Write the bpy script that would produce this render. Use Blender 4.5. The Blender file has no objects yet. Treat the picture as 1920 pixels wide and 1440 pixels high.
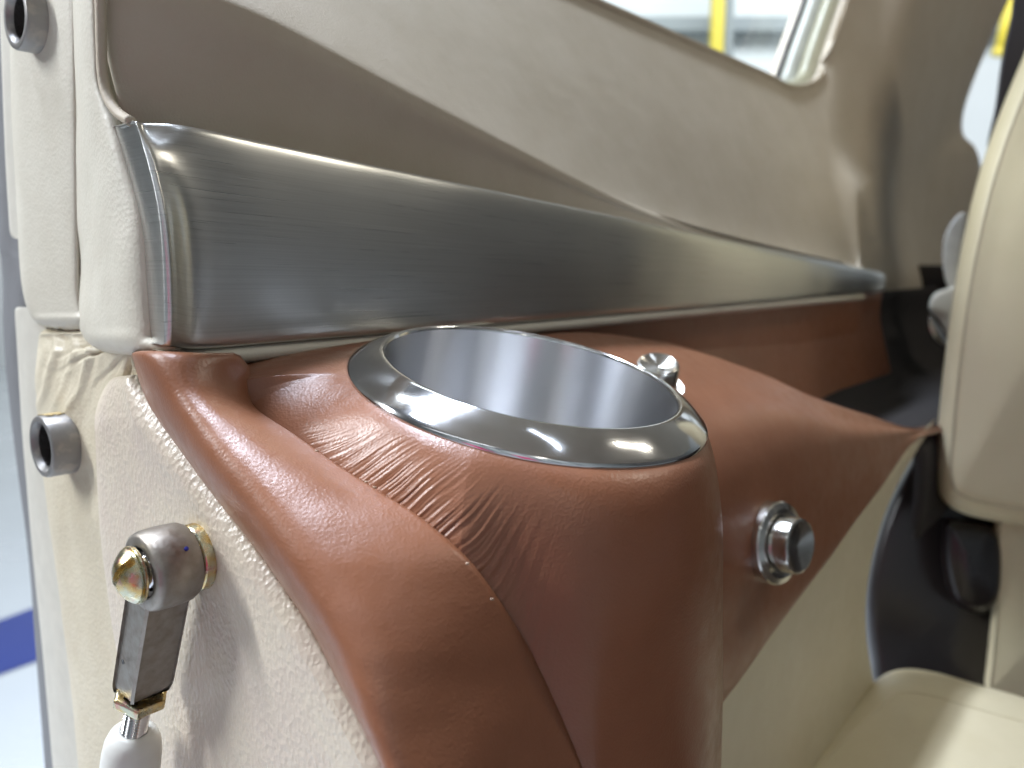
import bpy, math, random
import numpy as np
from mathutils import Vector, Matrix
random.seed(4); rng = np.random.default_rng(4)

# ------------------------------------------------------------------ camera
# The camera is the origin. World x right, y forward, z up; cabin wall runs along D, NN points into the cabin.
FPX = 1507.0
PITCH = math.atan((720 - 497) / FPX)
CT, ST = math.cos(PITCH), math.sin(PITCH)
D = Vector((.646, .763, 0)).normalized()
NN = Vector((D.y, -D.x, 0))
UP = Vector((0, 0, 1))
sc = bpy.context.scene
col = bpy.context.collection
cam = bpy.data.cameras.new('camera'); camo = bpy.data.objects.new('camera', cam); col.objects.link(camo)
camo.rotation_euler = (math.pi / 2 - PITCH, 0, 0)
cam.sensor_width = 36; cam.lens = 36 * FPX / 1920
cam.clip_start = .01; cam.clip_end = 200
cam.dof.use_dof = True; cam.dof.focus_distance = .19; cam.dof.aperture_fstop = 13
sc.camera = camo

# ------------------------------------------------------------------ world, lamps, exposure
w = bpy.data.worlds.new('World'); sc.world = w; w.use_nodes = True
w.node_tree.nodes['Background'].inputs[0].default_value = (.93, .97, 1, 1)
w.node_tree.nodes['Background'].inputs[1].default_value = .07
def lamp(name, loc, target, sx, sy, power, color=(1, 1, 1), roll=0):
    l = bpy.data.lights.new(name, 'AREA'); l.shape = 'RECTANGLE'; l.size = sx; l.size_y = sy
    l.energy = power; l.color = color
    o = bpy.data.objects.new(name, l); col.objects.link(o); o.location = loc
    q = (Vector(target) - Vector(loc)).to_track_quat('-Z', 'Y')
    o.rotation_euler = (q.to_matrix() @ Matrix.Rotation(roll, 3, 'Z')).to_euler()
    return o
COOL = (.9, .95, 1)
# hangar ceiling tubes seen from the open doorway
lamp('tube_lamp', (-.90, .74, 1.95), (-.02, .2, 0), .16, 1.3, 14, COOL, .2)
_B = D * .32 + NN * -.95 + UP * 2.6      # above the window, outside the cabin
o = lamp('tube_lamp', _B, D * .32 + NN * -.17, 2.0, .24, 192, (.74, .83, 1))
o.rotation_euler = Matrix((D, (D.cross(Vector((NN.x * .78, NN.y * .78, -2.6)).normalized() * -1) * -1).normalized(), -Vector((NN.x * .78, NN.y * .78, -2.6)).normalized())).transposed().to_euler()
lamp('tube_lamp', (-2.5, .10, 1.65), (-.05, .2, 0), .16, 1.4, 104, COOL, .3)
lamp('tube_lamp', (1.5, -2.1, 2.0), (.2, .3, 0), 1.6, .14, 10, (1, .96, .88), .2)
# LED strips in the cabin ceiling
lamp('led_strip', (.27, .12, .69), (.27, .12, 0), .012, .30, .22, (.75, .85, 1), .6)
lamp('led_strip', (.78, .38, .69), (.70, .40, 0), .014, .30, 1.8, (1, .94, .80), .6)
lamp('hangar_lamp', (-3, 4.5, 6), (-3, 10, 1.2), 6, 3, 430, COOL)
lamp('hangar_lamp', (4, 5, 6), (4, 10, 1.8), 6, 3, 620, COOL)
lamp('hangar_lamp', (-3, -4.5, 6), (-3, -9, 1), 6, 3, 160, COOL)  # added to light the unseen wall that the steel reflects
lamp('hangar_lamp', (4, -4.5, 6), (4, -9, 1), 6, 3, 160, COOL)  # second lamp added for the reflected back wall
sc.view_settings.view_transform = 'Standard'; sc.view_settings.look = 'None'
sc.view_settings.exposure = .1; sc.view_settings.gamma = 1
sc.cycles.use_denoising = True
sc.cycles.max_bounces = 8

# ------------------------------------------------------------------ helpers: positions
def ray(u, v):
    r = (u - 960) / FPX; s = -(v - 720) / FPX
    return Vector((r, CT + ST * s, -ST + CT * s))
def Pt(u, v, t): return ray(u, v) * t
def Pa(u, v, a): r = ray(u, v); return r * (a / r.dot(D))
def Pn(u, v, n): r = ray(u, v); return r * (n / r.dot(NN))
def Pz(u, v, z): r = ray(u, v); return r * (z / r.z)
def W(a, n, z): return D * a + NN * n + UP * z
def itp(xs, ys, x): return float(np.interp(x, xs, ys))
def resample(pts, n, closed=False):
    p = np.array([tuple(q) for q in pts], float)
    if closed: p = np.vstack([p, p[:1]])
    seg = np.r_[0, np.cumsum(np.linalg.norm(np.diff(p, axis=0), axis=1))]
    t = np.linspace(0, seg[-1], n, endpoint=not closed)
    return np.stack([np.interp(t, seg, p[:, k]) for k in range(p.shape[1])], 1)
def crom(p, n, closed=False):
    """Catmull-Rom through control points (axis 0), n samples uniformly in index."""
    p = np.asarray(p, float); m = len(p)
    if closed:
        e = np.concatenate([p[-1:], p, p[:2]]); t = np.linspace(0, m, n, endpoint=False)
    else:
        e = np.concatenate([2 * p[:1] - p[1:2], p, 2 * p[-1:] - p[-2:-1]]); t = np.linspace(0, m - 1, n)
    i = np.minimum(t.astype(int), (m if closed else m - 1) - 1); f = t - i
    f = f.reshape((-1,) + (1,) * (p.ndim - 1))
    a, b, c, d = e[i], e[i + 1], e[i + 2], e[i + 3]
    return .5 * (2 * b + (c - a) * f + (2 * a - 5 * b + 4 * c - d) * f ** 2 + (3 * b - a - 3 * c + d) * f ** 3)
def smooth_px(pts, n, closed=False):
    q = crom(np.array(pts, float), 40 * len(pts), closed)
    return resample(q, n, closed)
def noise1(x, seed=0):
    r = np.random.default_rng(seed).normal(size=4096)
    i = np.floor(x).astype(int); f = x - i; f = f * f * (3 - 2 * f)
    return r[i % 4096] * (1 - f) + r[(i + 1) % 4096] * f
def noise2(x, y, seed=0):
    r = np.random.default_rng(seed).normal(size=(256, 256))
    i = np.floor(x).astype(int); j = np.floor(y).astype(int); f = x - i; g = y - j
    f = f * f * (3 - 2 * f); g = g * g * (3 - 2 * g)
    R = lambda a, b: r[a % 256, b % 256]
    return (R(i, j) * (1 - f) + R(i + 1, j) * f) * (1 - g) + (R(i, j + 1) * (1 - f) + R(i + 1, j + 1) * f) * g

# ------------------------------------------------------------------ helpers: objects
def tag(o, label, cat, group=None, kind=None):
    if label: o['label'] = label
    if cat: o['category'] = cat
    if group: o['group'] = group
    if kind: o['kind'] = kind
    return o
def empty(name, loc, label, cat, group=None, rot=None):
    o = bpy.data.objects.new(name, None); col.objects.link(o); o.location = loc
    o.empty_display_size = .01
    if rot is not None: o.rotation_euler = rot.to_euler()
    return tag(o, label, cat, group)
def mk(name, verts, faces, m, parent=None, uv=None, smooth=True, local=False, solid=0, offset=-1, sub=0, sharp=None, bevel=0):
    me = bpy.data.meshes.new(name)
    base = Vector((0, 0, 0))
    v = np.asarray([tuple(q) for q in verts], float)
    if parent is not None and not local:
        b = parent.location if parent.parent is None else parent.location + parent.parent.location
        base = b; v = v - np.array(b)
    me.from_pydata(v.tolist(), [], [list(map(int, f)) for f in faces])
    if uv is not None:
        l = me.uv_layers.new(name='UVMap')
        uv = np.asarray(uv, float)
        idx = np.zeros(len(me.loops), int); me.loops.foreach_get('vertex_index', idx)
        l.data.foreach_set('uv', uv[idx].ravel())
    me.polygons.foreach_set('use_smooth', [smooth] * len(me.polygons))
    me.materials.append(m)
    me.update()
    if smooth and sharp is not None:
        me.set_sharp_from_angle(angle=math.radians(sharp))
    o = bpy.data.objects.new(name, me); col.objects.link(o)
    if parent is not None: o.parent = parent
    if bevel:
        b = o.modifiers.new('bevel', 'BEVEL'); b.width = bevel; b.segments = 3; b.limit_method = 'ANGLE'
    if sub:
        s = o.modifiers.new('sub', 'SUBSURF'); s.levels = s.render_levels = sub
    if solid:
        s = o.modifiers.new('thickness', 'SOLIDIFY'); s.thickness = solid; s.offset = offset; s.use_even_offset = False
    return o
def gridmesh(G, flip=False, closed_u=False):
    """G: (rows, cols, 3) -> verts, faces, uv (in metres)."""
    R, C = G.shape[:2]
    f = []
    for i in range(R - 1):
        for j in range(C if closed_u else C - 1):
            k = (j + 1) % C
            q = [i * C + j, i * C + k, (i + 1) * C + k, (i + 1) * C + j]
            f.append(q[::-1] if flip else q)
    du = np.r_[0, np.cumsum(np.linalg.norm(np.diff(G, axis=1), axis=2).mean(0))]
    dv = np.r_[0, np.cumsum(np.linalg.norm(np.diff(G, axis=0), axis=2).mean(1))]
    U, V = np.meshgrid(du, dv)
    return G.reshape(-1, 3), f, np.stack([U.ravel(), V.ravel()], 1)
def fine(ctrl, nr, nc):
    c = np.array([[tuple(p) for p in row] for row in ctrl], float)
    return crom(crom(c, nr).transpose(1, 0, 2), nc).transpose(1, 0, 2)
def normals(G):
    du = np.gradient(G, axis=1); dv = np.gradient(G, axis=0)
    n = np.cross(du, dv); return n / (np.linalg.norm(n, axis=2, keepdims=True) + 1e-12)
def facecam(G):
    """True when the grid winding points away from the camera (origin) and must be flipped."""
    n = normals(G); return (n * G).sum(2).mean() > 0
def patch(name, ctrl, nr, nc, m, parent, solid=.0015, disp=None, flip=None):
    G = fine(ctrl, nr, nc) if not isinstance(ctrl, np.ndarray) else ctrl
    if disp is not None:
        n = normals(G); 
        if facecam(G): n = -n
        G = G + n * disp(G)[..., None]
    fl = facecam(G) if flip is None else flip
    v, f, uv = gridmesh(G, flip=fl)
    return mk(name, v, f, m, parent, uv, solid=solid)
def lathe(name, prof, m, parent, seg=64, cap0=False, cap1=False, sharp=35, local=True, frame=None, smooth=True):
    """prof [(r, h)...] about local z."""
    v, f = [], []
    for r, h in prof:
        for k in range(seg):
            t = 2 * math.pi * k / seg; v.append((r * math.cos(t), r * math.sin(t), h))
    for i in range(len(prof) - 1):
        for k in range(seg):
            l = (k + 1) % seg; f.append((i * seg + k, i * seg + l, (i + 1) * seg + l, (i + 1) * seg + k))
    if cap0: f.append(list(range(seg))[::-1])
    if cap1: f.append([(len(prof) - 1) * seg + k for k in range(seg)])
    if frame is not None: v = [frame @ Vector(q) for q in v]
    return mk(name, v, f, m, parent, local=local, sharp=sharp, smooth=smooth)
def tube(name, pts, rad, m, parent, seg=10, closed=False, ring=None):
    p = np.array([tuple(q) for q in pts], float); n = len(p)
    rad = np.broadcast_to(np.array(rad, float), (n,))
    tg = np.roll(p, -1, 0) - np.roll(p, 1, 0)
    if not closed: tg[0] = p[1] - p[0]; tg[-1] = p[-1] - p[-2]
    tg /= np.linalg.norm(tg, axis=1, keepdims=True)
    v = []; ref = np.array([.3, .2, .93])
    for i in range(n):
        a = np.cross(tg[i], ref); a /= np.linalg.norm(a); b = np.cross(tg[i], a)
        for k in range(seg):
            t = 2 * math.pi * k / seg; v.append(p[i] + rad[i] * (a * math.cos(t) + b * math.sin(t)))
    f = []
    for i in range(n if closed else n - 1):
        for k in range(seg):
            j = (i + 1) % n; l = (k + 1) % seg
            f.append((i * seg + k, i * seg + l, j * seg + l, j * seg + k))
    if not closed:
        f.append(list(range(seg))[::-1]); f.append([(n - 1) * seg + k for k in range(seg)])
    return mk(name, v, f, m, parent)
def boxmesh(name, lo, hi, m, parent=None, ax=None, bevel=0, smooth=False):
    v = [(x, y, z) for x in (lo[0], hi[0]) for y in (lo[1], hi[1]) for z in (lo[2], hi[2])]
    if ax: v = [ax(*q) for q in v]
    f = [(0, 1, 3, 2), (4, 6, 7, 5), (0, 4, 5, 1), (2, 3, 7, 6), (0, 2, 6, 4), (1, 5, 7, 3)]
    return mk(name, v, f, m, parent, smooth=smooth, bevel=bevel)
def frame(origin, z, x=None):
    z = Vector(z).normalized(); x = Vector(x) if x is not None else UP
    x = (x - z * x.dot(z)).normalized(); y = z.cross(x)
    M = Matrix((x, y, z)).transposed().to_4x4(); M.translation = origin
    return M

# ------------------------------------------------------------------ materials
class Mat:
    def __init__(s, name, color, rough=.5, metal=0, **kw):
        s.m = bpy.data.materials.new(name); s.m.use_nodes = True
        s.t = s.m.node_tree; s.n = s.t.nodes; s.b = s.n['Principled BSDF']
        s.b.inputs['Base Color'].default_value = (*color, 1); s.color = color
        s.b.inputs['Roughness'].default_value = rough; s.b.inputs['Metallic'].default_value = metal
        for k, v in kw.items(): s.b.inputs[k.replace('_', ' ')].default_value = v
        s.h = None
    def node(s, typ, **kw):
        n = s.n.new(typ)
        for k, v in kw.items(): setattr(n, k, v)
        return n
    def coord(s, uv=False, scale=(1, 1, 1)):
        tc = s.node('ShaderNodeTexCoord'); mp = s.node('ShaderNodeMapping')
        mp.inputs['Scale'].default_value = scale
        s.t.links.new(tc.outputs['UV' if uv else 'Object'], mp.inputs[0]); return mp.outputs[0]
    def noise(s, scale, detail=3, uv=False, stretch=(1, 1, 1), rough=.55):
        n = s.node('ShaderNodeTexNoise'); n.inputs['Scale'].default_value = scale; n.inputs['Detail'].default_value = detail
        n.inputs['Roughness'].default_value = rough
        s.t.links.new(s.coord(uv, stretch), n.inputs['Vector']); return n.outputs['Fac']
    def voro(s, scale, uv=False, stretch=(1, 1, 1), feature='F1', warp=0):
        n = s.node('ShaderNodeTexVoronoi'); n.feature = feature; n.inputs['Scale'].default_value = scale
        c = s.coord(uv, stretch)
        if warp:
            nz = s.node('ShaderNodeTexNoise'); nz.inputs['Scale'].default_value = scale * .6
            s.t.links.new(c, nz.inputs['Vector'])
            mx = s.node('ShaderNodeMixRGB'); mx.blend_type = 'ADD'; mx.inputs[0].default_value = warp
            s.t.links.new(c, mx.inputs[1]); s.t.links.new(nz.outputs['Color'], mx.inputs[2]); c = mx.outputs[0]
        s.t.links.new(c, n.inputs['Vector']); return n.outputs['Distance']
    def ramp(s, fac, lo, hi, a=0, b=1):
        r = s.node('ShaderNodeMapRange'); r.inputs[1].default_value = lo; r.inputs[2].default_value = hi
        r.inputs[3].default_value = a; r.inputs[4].default_value = b
        s.t.links.new(fac, r.inputs[0]); return r.outputs[0]
    def bump(s, fac, dist, strength=1):
        b = s.node('ShaderNodeBump'); b.inputs['Distance'].default_value = dist; b.inputs['Strength'].default_value = strength
        s.t.links.new(fac, b.inputs['Height'])
        if s.h is not None: s.t.links.new(s.h, b.inputs['Normal'])
        s.h = b.outputs[0]; s.t.links.new(s.h, s.b.inputs['Normal']); return s
    def tint(s, fac, c2, amount=1):
        mx = s.node('ShaderNodeMixRGB'); src = s.b.inputs['Base Color']
        if src.links: s.t.links.new(src.links[0].from_socket, mx.inputs[1])
        else: mx.inputs[1].default_value = src.default_value
        mx.inputs[2].default_value = (*c2, 1)
        s.t.links.new(fac, mx.inputs[0]); s.t.links.new(mx.outputs[0], src); return s
    def rough(s, fac, lo, hi, a, b):
        s.t.links.new(s.ramp(fac, lo, hi, a, b), s.b.inputs['Roughness']); return s

M = {}
def leather(name, c, c2, rough, grain=.00006, scale=1400, pores=.00005):
    m = Mat(name, c, rough)
    m.tint(m.ramp(m.noise(35, 4), .35, .7), c2)
    m.bump(m.voro(scale, warp=.0006, feature='F1'), grain)
    m.bump(m.noise(scale * .35, 4), pores)
    m.bump(m.noise(60, 2), .0003)
    m.rough(m.noise(180, 3), .3, .7, rough - .06, rough + .08)
    return m.m
M['brown'] = leather('brown_leather', (.245, .100, .051), (.215, .085, .043), .34, scale=1500, grain=.00004)
M['cream'] = leather('cream_leather', (.57, .535, .445), (.53, .49, .40), .5, grain=.00006, scale=1000, pores=.00009)
M['cream2'] = leather('wrinkled_cream_leather', (.60, .535, .40), (.54, .47, .34), .48, grain=.00014, scale=800, pores=.0002)
M['seat'] = leather('seat_leather', (.61, .54, .37), (.58, .51, .34), .45, grain=.00008, scale=1100)
M['tan'] = leather('tan_lining', (.45, .385, .295), (.42, .355, .265), .62, grain=.00005, scale=1500, pores=.00004)
M['panel'] = leather('pale_lining', (.50, .44, .36), (.48, .42, .34), .55, grain=.00004, scale=1300)
def beige():
    m = Mat('textured_beige_plastic', (.60, .52, .41), .34)
    m.tint(m.ramp(m.noise(60, 3), .4, .75), (.55, .46, .38))
    m.bump(m.voro(800, stretch=(1, 1, .7), warp=.0009, feature='F1'), .00023)
    m.bump(m.noise(900, 3), .0002)
    return m.m
M['beige'] = beige()
def brushed():
    m = Mat('brushed_aluminium', (.68, .675, .655), .3, 1, Anisotropic=.6, Anisotropic_Rotation=.25)
    tn = m.node('ShaderNodeTangent'); tn.direction_type = 'UV_MAP'; m.t.links.new(tn.outputs[0], m.b.inputs['Tangent'])
    st = m.noise(1, 3, uv=True, stretch=(16, 4200, 1))
    m.rough(st, .2, .8, .25, .36)
    m.bump(st, .000003)
    m.bump(m.noise(17, 1), .0014)
    m.tint(m.ramp(m.noise(1, 2, uv=True, stretch=(14, 3000, 1)), .35, .75), (.59, .585, .565))
    return m.m
M['brushed'] = brushed()
def steel(name, c, r, an, axis='Z', streak=0):
    m = Mat(name, c, r, 1, Anisotropic=an, Anisotropic_Rotation=.25)
    if an:
        tn = m.node('ShaderNodeTangent'); tn.direction_type = 'RADIAL'; tn.axis = axis
        m.t.links.new(tn.outputs[0], m.b.inputs['Tangent'])
    if streak: m.rough(m.noise(120, 3), .3, .7, max(.03, r - .03), r + .04)
    if streak: m.bump(m.noise(90, 2), streak)
    return m.m
M['polish'] = steel('polished_steel_rim', (.76, .76, .77), .12, .5, streak=.00004)
M['cupwall'] = steel('turned_steel_cup', (.80, .80, .81), .32, .98)
M['button'] = steel('turned_steel_button', (.66, .64, .60), .2, .8)
def dull():
    m = Mat('dull_cast_steel', (.34, .31, .275), .42, 1)
    m.tint(m.ramp(m.noise(380, 5), .4, .7), (.27, .235, .20)); m.bump(m.noise(700, 4), .00008)
    m.rough(m.noise(300, 4), .3, .7, .36, .55); return m.m
M['dull'] = dull()
def zinc():
    m = Mat('yellow_zinc', (.62, .46, .20), .24, 1)
    m.tint(m.ramp(m.noise(260, 3), .42, .6), (.55, .55, .42)); m.tint(m.ramp(m.noise(420, 3), .56, .68), (.60, .36, .30))
    m.rough(m.noise(500, 4), .3, .7, .16, .34); m.bump(m.noise(900, 3), .00003); return m.m
M['zinc'] = zinc()
M['chrome'] = Mat('bright_steel', (.75, .75, .77), .12, 1).m
def grey():
    m = Mat('grey_anodised', (.25, .24, .23), .38, .55)
    m.tint(m.ramp(m.noise(220, 5), .52, .66), (.33, .30, .27)); m.bump(m.noise(800, 4), .00006); return m.m
M['grey'] = grey()
def grime():
    m = Mat('greasy_bore', (.012, .010, .010), .3); m.bump(m.noise(900, 4), .0006); return m.m
M['bore'] = grime()
M['glue'] = Mat('dried_glue', (.40, .29, .12), .5).m
def plain(name, c, r=.5, bumpd=0, sc_=300, metal=0):
    m = Mat(name, c, r, metal)
    m.tint(m.ramp(m.noise(sc_ * .2, 4), .35, .75), tuple(x * .88 for x in c))
    if bumpd: m.bump(m.noise(sc_, 3), bumpd)
    return m.m
M['plastic'] = plain('white_plastic', (.68, .67, .62), .32, .00004, 500)
M['seal'] = plain('grey_rubber', (.17, .17, .175), .55, .0001, 500)
M['strip'] = plain('cream_painted_strip', (.60, .57, .49), .45, .00005, 600)
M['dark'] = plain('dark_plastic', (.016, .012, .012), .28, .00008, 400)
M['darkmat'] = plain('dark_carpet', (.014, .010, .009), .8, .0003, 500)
M['blackstrap'] = plain('black_trim', (.012, .010, .018), .5, .0001, 400)
M['olive'] = plain('olive_rubber', (.30, .28, .19), .4)
M['greyrub'] = plain('pale_grey_rubber', (.36, .36, .31), .35)
M['blue'] = plain('blue_ink', (.01, .015, .22), .5)
M['thread'] = plain('brown_thread', (.06, .025, .014), .7)
M['wallpaint'] = plain('hangar_wall_paint', (.72, .75, .75), .6, 0, 3)
M['floor'] = None
M['beam'] = plain('grey_steel_beam', (.30, .33, .34), .5, 0, 5)
M['yellow'] = plain('yellow_paint', (.72, .58, .06), .45, 0, 5)
M['silver_fit'] = plain('pale_fitting_plastic', (.55, .52, .44), .4)
def glass():
    m = Mat('window_acrylic', (1, 1, 1), .02)
    t = m.t; n = m.n
    tr = n.new('ShaderNodeBsdfTransparent'); tr.inputs[0].default_value = (.95, .98, .97, 1)
    gl = n.new('ShaderNodeBsdfGlossy'); gl.inputs['Roughness'].default_value = .03
    fr = n.new('ShaderNodeFresnel'); fr.inputs[0].default_value = 1.3
    mx = n.new('ShaderNodeMixShader')
    t.links.new(fr.outputs[0], mx.inputs[0]); t.links.new(tr.outputs[0], mx.inputs[1]); t.links.new(gl.outputs[0], mx.inputs[2])
    t.links.new(mx.outputs[0], n['Material Output'].inputs[0]); return m.m
M['glass'] = glass()

# ------------------------------------------------------------------ setting: hangar floor and wall
FZ = -1.25
def floor_mat():
    m = Mat('epoxy_floor', (.50, .53, .55), .22)
    m.tint(m.ramp(m.noise(.8, 5), .4, .7), (.46, .49, .51)); m.rough(m.noise(2, 4), .3, .7, .16, .32); return m.m
M['floor'] = floor_mat()
o = mk('floor', [(-30, -30, FZ), (30, -30, FZ), (30, 30, FZ), (-30, 30, FZ)], [(0, 1, 2, 3)], M['floor'], smooth=False)
tag(o, None, None, kind='structure')
# blue stripe painted on the floor
s = [Pz(-260, 1262, FZ), Pz(-260, 1362, FZ), Pz(140, 1215, FZ), Pz(140, 1112, FZ)]
o = mk('floor_stripe', [v + UP * .004 for v in s], [(0, 1, 2, 3)], plain('blue_floor_paint', (.02, .04, .22), .3, 0, 5), smooth=False)
tag(o, None, None, kind='structure')
o = boxmesh('hangar_wall', (-25, 10, FZ), (25, 10.3, 9), M['wallpaint']); tag(o, None, None, kind='structure')
def wallpt(u, v, y): r = ray(u, v); return r * (y / r.y)
def post(name, u0, v0, u1, v1, y, wpx, m, label, cat, group=None):
    a = wallpt(u0, v0, y); b = wallpt(u1, v1, y); h = wpx / FPX * y / 2
    o = empty(name, (b.x, y, FZ) , label, cat, group)
    ax = lambda x, yy, z: (b.x + (a.x - b.x) * 0 + x, y + yy, z)
    boxmesh('shaft', (-h, -h, FZ), (h, h, 8), m, o, ax, bevel=.01)
    boxmesh('base_plate', (-2 * h, -2 * h, FZ + .002), (2 * h, 2 * h, FZ + .03), m, o, ax)
    return o
post('yellow_post', 1343, -50, 1343, 80, 9, 22, M['yellow'], 'yellow upright post seen through the large window', 'post')
yb = empty('yellow_brace', wallpt(1872, 100, 9), 'slanted yellow brace in the bright gap at the top right', 'brace')
tube('tube', [wallpt(1872, 100, 9), wallpt(1890, 40, 9), wallpt(1935, -110, 9)], [.055, .075, .09], M['yellow'], yb, 14)
lathe('end_cap', [(.0, -.02), (.07, -.02), (.07, .04), (.06, .05)], M['yellow'], yb, 20, local=False, frame=frame(wallpt(1872, 100, 9), wallpt(1890, 40, 9) - wallpt(1872, 100, 9)))
post('grey_post', 1366, -50, 1366, 80, 9.4, 14, M['beam'], 'grey upright post just right of the yellow post', 'post')
b = wallpt(1380, 46, 9.8)
o = boxmesh('wall_beam', (-12, 9.75, b.z - .075), (14, 9.95, b.z + .075), M['beam'])
tag(o, 'grey horizontal beam on the pale wall outside the window', 'beam')

# unseen back wall and columns, added for the polished steel to reflect
o = boxmesh('hangar_back_wall', (-25, -9.3, FZ), (25, -9, 9), M['wallpaint']); tag(o, None, None, kind='structure')
for x in (-9, -5.2, -2.6, -.9, 1.6, 3.4, 6):
    c = boxmesh('column', (x - .22, -8.998, FZ + .002), (x + .22, -8.6, 8.9), M['beam'], o)
M['pink'] = plain('pink_enamel', (.62, .05, .16), .5, 0, 8)
def reflector(x, y, wd, label):  # pink box added out of view to tint reflections in the steel
    e = empty('pink_reflector', (x, y, FZ), label, 'reflector', 'pink reflectors added behind the camera')
    boxmesh('carcass', (x - wd, y - .2, FZ + .08), (x + wd, y + .2, .12), M['pink'], e, bevel=.01)
    for k in range(5):
        z = FZ + .14 + k * .24
        d_ = boxmesh('drawer', (x - wd + .015, y + .202, z), (x + wd - .015, y + .22, z + .21), M['pink'], e, bevel=.004)
        boxmesh('handle', (x - wd * .6, y + .2215, z + .16), (x + wd * .6, y + .24, z + .175), M['chrome'], d_)
    for dx in (-1, 1):
        for dy in (-.16, .16): boxmesh('foot', (x + dx * (wd - .03) - .02, y + dy - .02, FZ + .002), (x + dx * (wd - .03) + .02, y + dy + .02, FZ + .078), M['dark'], e)
reflector(.02, -1.9, .17, 'pink cabinet added unseen for the wide pink streak in the cup')
reflector(-.85, -1.5, .13, 'pink cabinet added unseen for the fainter pink streak in the cup')

# cabin ceiling and floor close the space around the wall (their shade and bounce)
M['ceil'] = plain('cabin_ceiling_lining', (.45, .40, .32), .7, 0, 20)
M['carpet'] = plain('cabin_carpet', (.06, .045, .035), .9, .001, 300)
o = boxmesh('cabin_ceiling', (-.35, -.30, .72), (2.4, 1.3, .75), M['ceil'], None, W); tag(o, None, None, kind='structure')
boxmesh('shade_strip', (.30, -.372, .722), (2.38, -.302, .748), M['ceil'], o, W)  # unseen strip added past the ceiling edge to shade the seat cushion
o = boxmesh('cabin_floor', (.02, -.26, -.62), (2.4, 1.3, -.60), M['carpet'], None, W); tag(o, None, None, kind='structure')

# ------------------------------------------------------------------ upper side lining with window opening
TRB = -.0193
def trim_top(a): return .032 - .039 * (a - .086) / .569
def crease(a):
    h = .064 - .2 * (a - .115) - trim_top(a) - .002
    return trim_top(a) + .002 + .5 * (h + math.sqrt(h * h + .008 ** 2))
lin = empty('side_lining', W(.3, -.19, -.02), 'tan and pale upper cabin lining between metal trim and window', 'wall panel')
rows = [[] for _ in range(8)]
for a in (.0950, .0905, .12, .17, .22, .27, .32, .37, .42, .47, .52, .57, .615):
    tz, cz = trim_top(a), crease(a)
    k = max(0, cz - tz - .006) / .03; k = k / (1 + k ** 3) ** (1 / 3); dn_ = -.016 if a == .0950 else 0
    n1 = -.190 + dn_; n2 = n1 + .005 * k
    sill = .131; ta = .007 if a < .1 else 0
    if a == .0905: n1 -= .010; n2 -= .011
    rows[0].append(W(a + ta, n1 - .004, tz - .012)); rows[1].append(W(a + ta * .6, n1, tz - .001))
    rows[2].append(W(a, (n1 + n2) / 2, (tz + cz) / 2))
    rows[3].append(W(a, n2, cz - min(.004, .3 * (cz - tz)))); rows[4].append(W(a, n2 - .0045, cz + .005))
    rows[5].append(W(a, n2 + (-.243 - n2) * .5, cz + (sill - cz) * .5))
    rows[6].append(W(a, -.243, sill - .003)); rows[7].append(W(a, -.246, sill))
def colpx(pts):
    for r, p in zip(rows, pts): r.append(p)
colpx([Pn(1630, 530, -.196), Pn(1618, 506, -.193), Pt(1614, 470, .605), Pt(1610, 420, .61), Pt(1606, 370, .61), Pt(1562, 290, .615), Pn(1541, 148, -.244), Pn(1532, 151, -.246)])
colpx([Pt(1640, 540, .65), Pt(1640, 515, .645), Pt(1632, 470, .64), Pt(1626, 420, .64), Pt(1622, 360, .64), Pt(1592, 270, .645), Pn(1570, 68, -.244), Pn(1561, 72, -.246)])
colpx([Pt(1662, 545, .69), Pt(1660, 520, .685), Pt(1652, 470, .68), Pt(1644, 420, .675), Pt(1640, 350, .67), Pt(1630, 250, .67), Pn(1660, -190, -.244), Pn(1651, -194, -.246)])
colpx([Pt(1690, 550, .73), Pt(1688, 520, .73), Pt(1675, 470, .72), Pt(1666, 410, .715), Pt(1664, 340, .71), Pt(1672, 220, .71), Pt(1760, -230, .71), Pt(1800, -420, .71)])
colpx([Pt(1715, 550, .79), Pt(1712, 520, .79), Pt(1695, 470, .785), Pt(1685, 400, .78), Pt(1690, 330, .775), Pt(1712, 220, .77), Pt(1815, -230, .77), Pt(1868, -420, .77)])
colpx([Pt(1760, 550, .90), Pt(1755, 520, .90), Pt(1745, 460, .895), Pt(1742, 400, .89), Pt(1748, 320, .885), Pt(1765, 210, .87), Pt(1890, -230, .85), Pt(1950, -420, .85)])
colpx([Pt(1815, 550, .98), Pt(1810, 520, .98), Pt(1805, 460, .98), Pt(1818, 380, .97), Pt(1822, 285, .95), Pt(1806, 190, .93), Pt(1990, -230, .92), Pt(2060, -420, .92)])
colpx([Pt(1850, 550, 1.03), Pt(1850, 520, 1.03), Pt(1850, 460, 1.03), Pt(1850, 380, 1.02), Pt(1836, 296, .99), Pt(1812, 190, .97), Pt(1996, -230, .95), Pt(2066, -420, .95)])
patch('lining', rows, 110, 260, M['tan'], lin, solid=.003)
edge = [rows[7][i] for i in range(0, 16)]
edge = [Vector(q) for q in crom(np.array([tuple(p) for p in edge]), 90)]
def sweep(name, prof, m, solid=0):
    """prof list of (outward depth, inset towards opening)."""
    G = []
    for dpt, ins in prof:
        rowp = []
        for i, p in enumerate(edge):
            tg = (edge[min(i + 1, len(edge) - 1)] - edge[max(i - 1, 0)]).normalized()
            inw = NN.cross(tg); inw = inw if inw.dot(UP) > 0 or inw.dot(D) < 0 else -inw
            if inw.dot(UP - D * .8) < 0: inw = -inw
            rowp.append(p - NN * dpt + inw * ins)
        G.append(rowp)
    return patch(name, np.array([[tuple(q) for q in r] for r in G]), 0, 0, m, lin, solid=solid)
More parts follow.
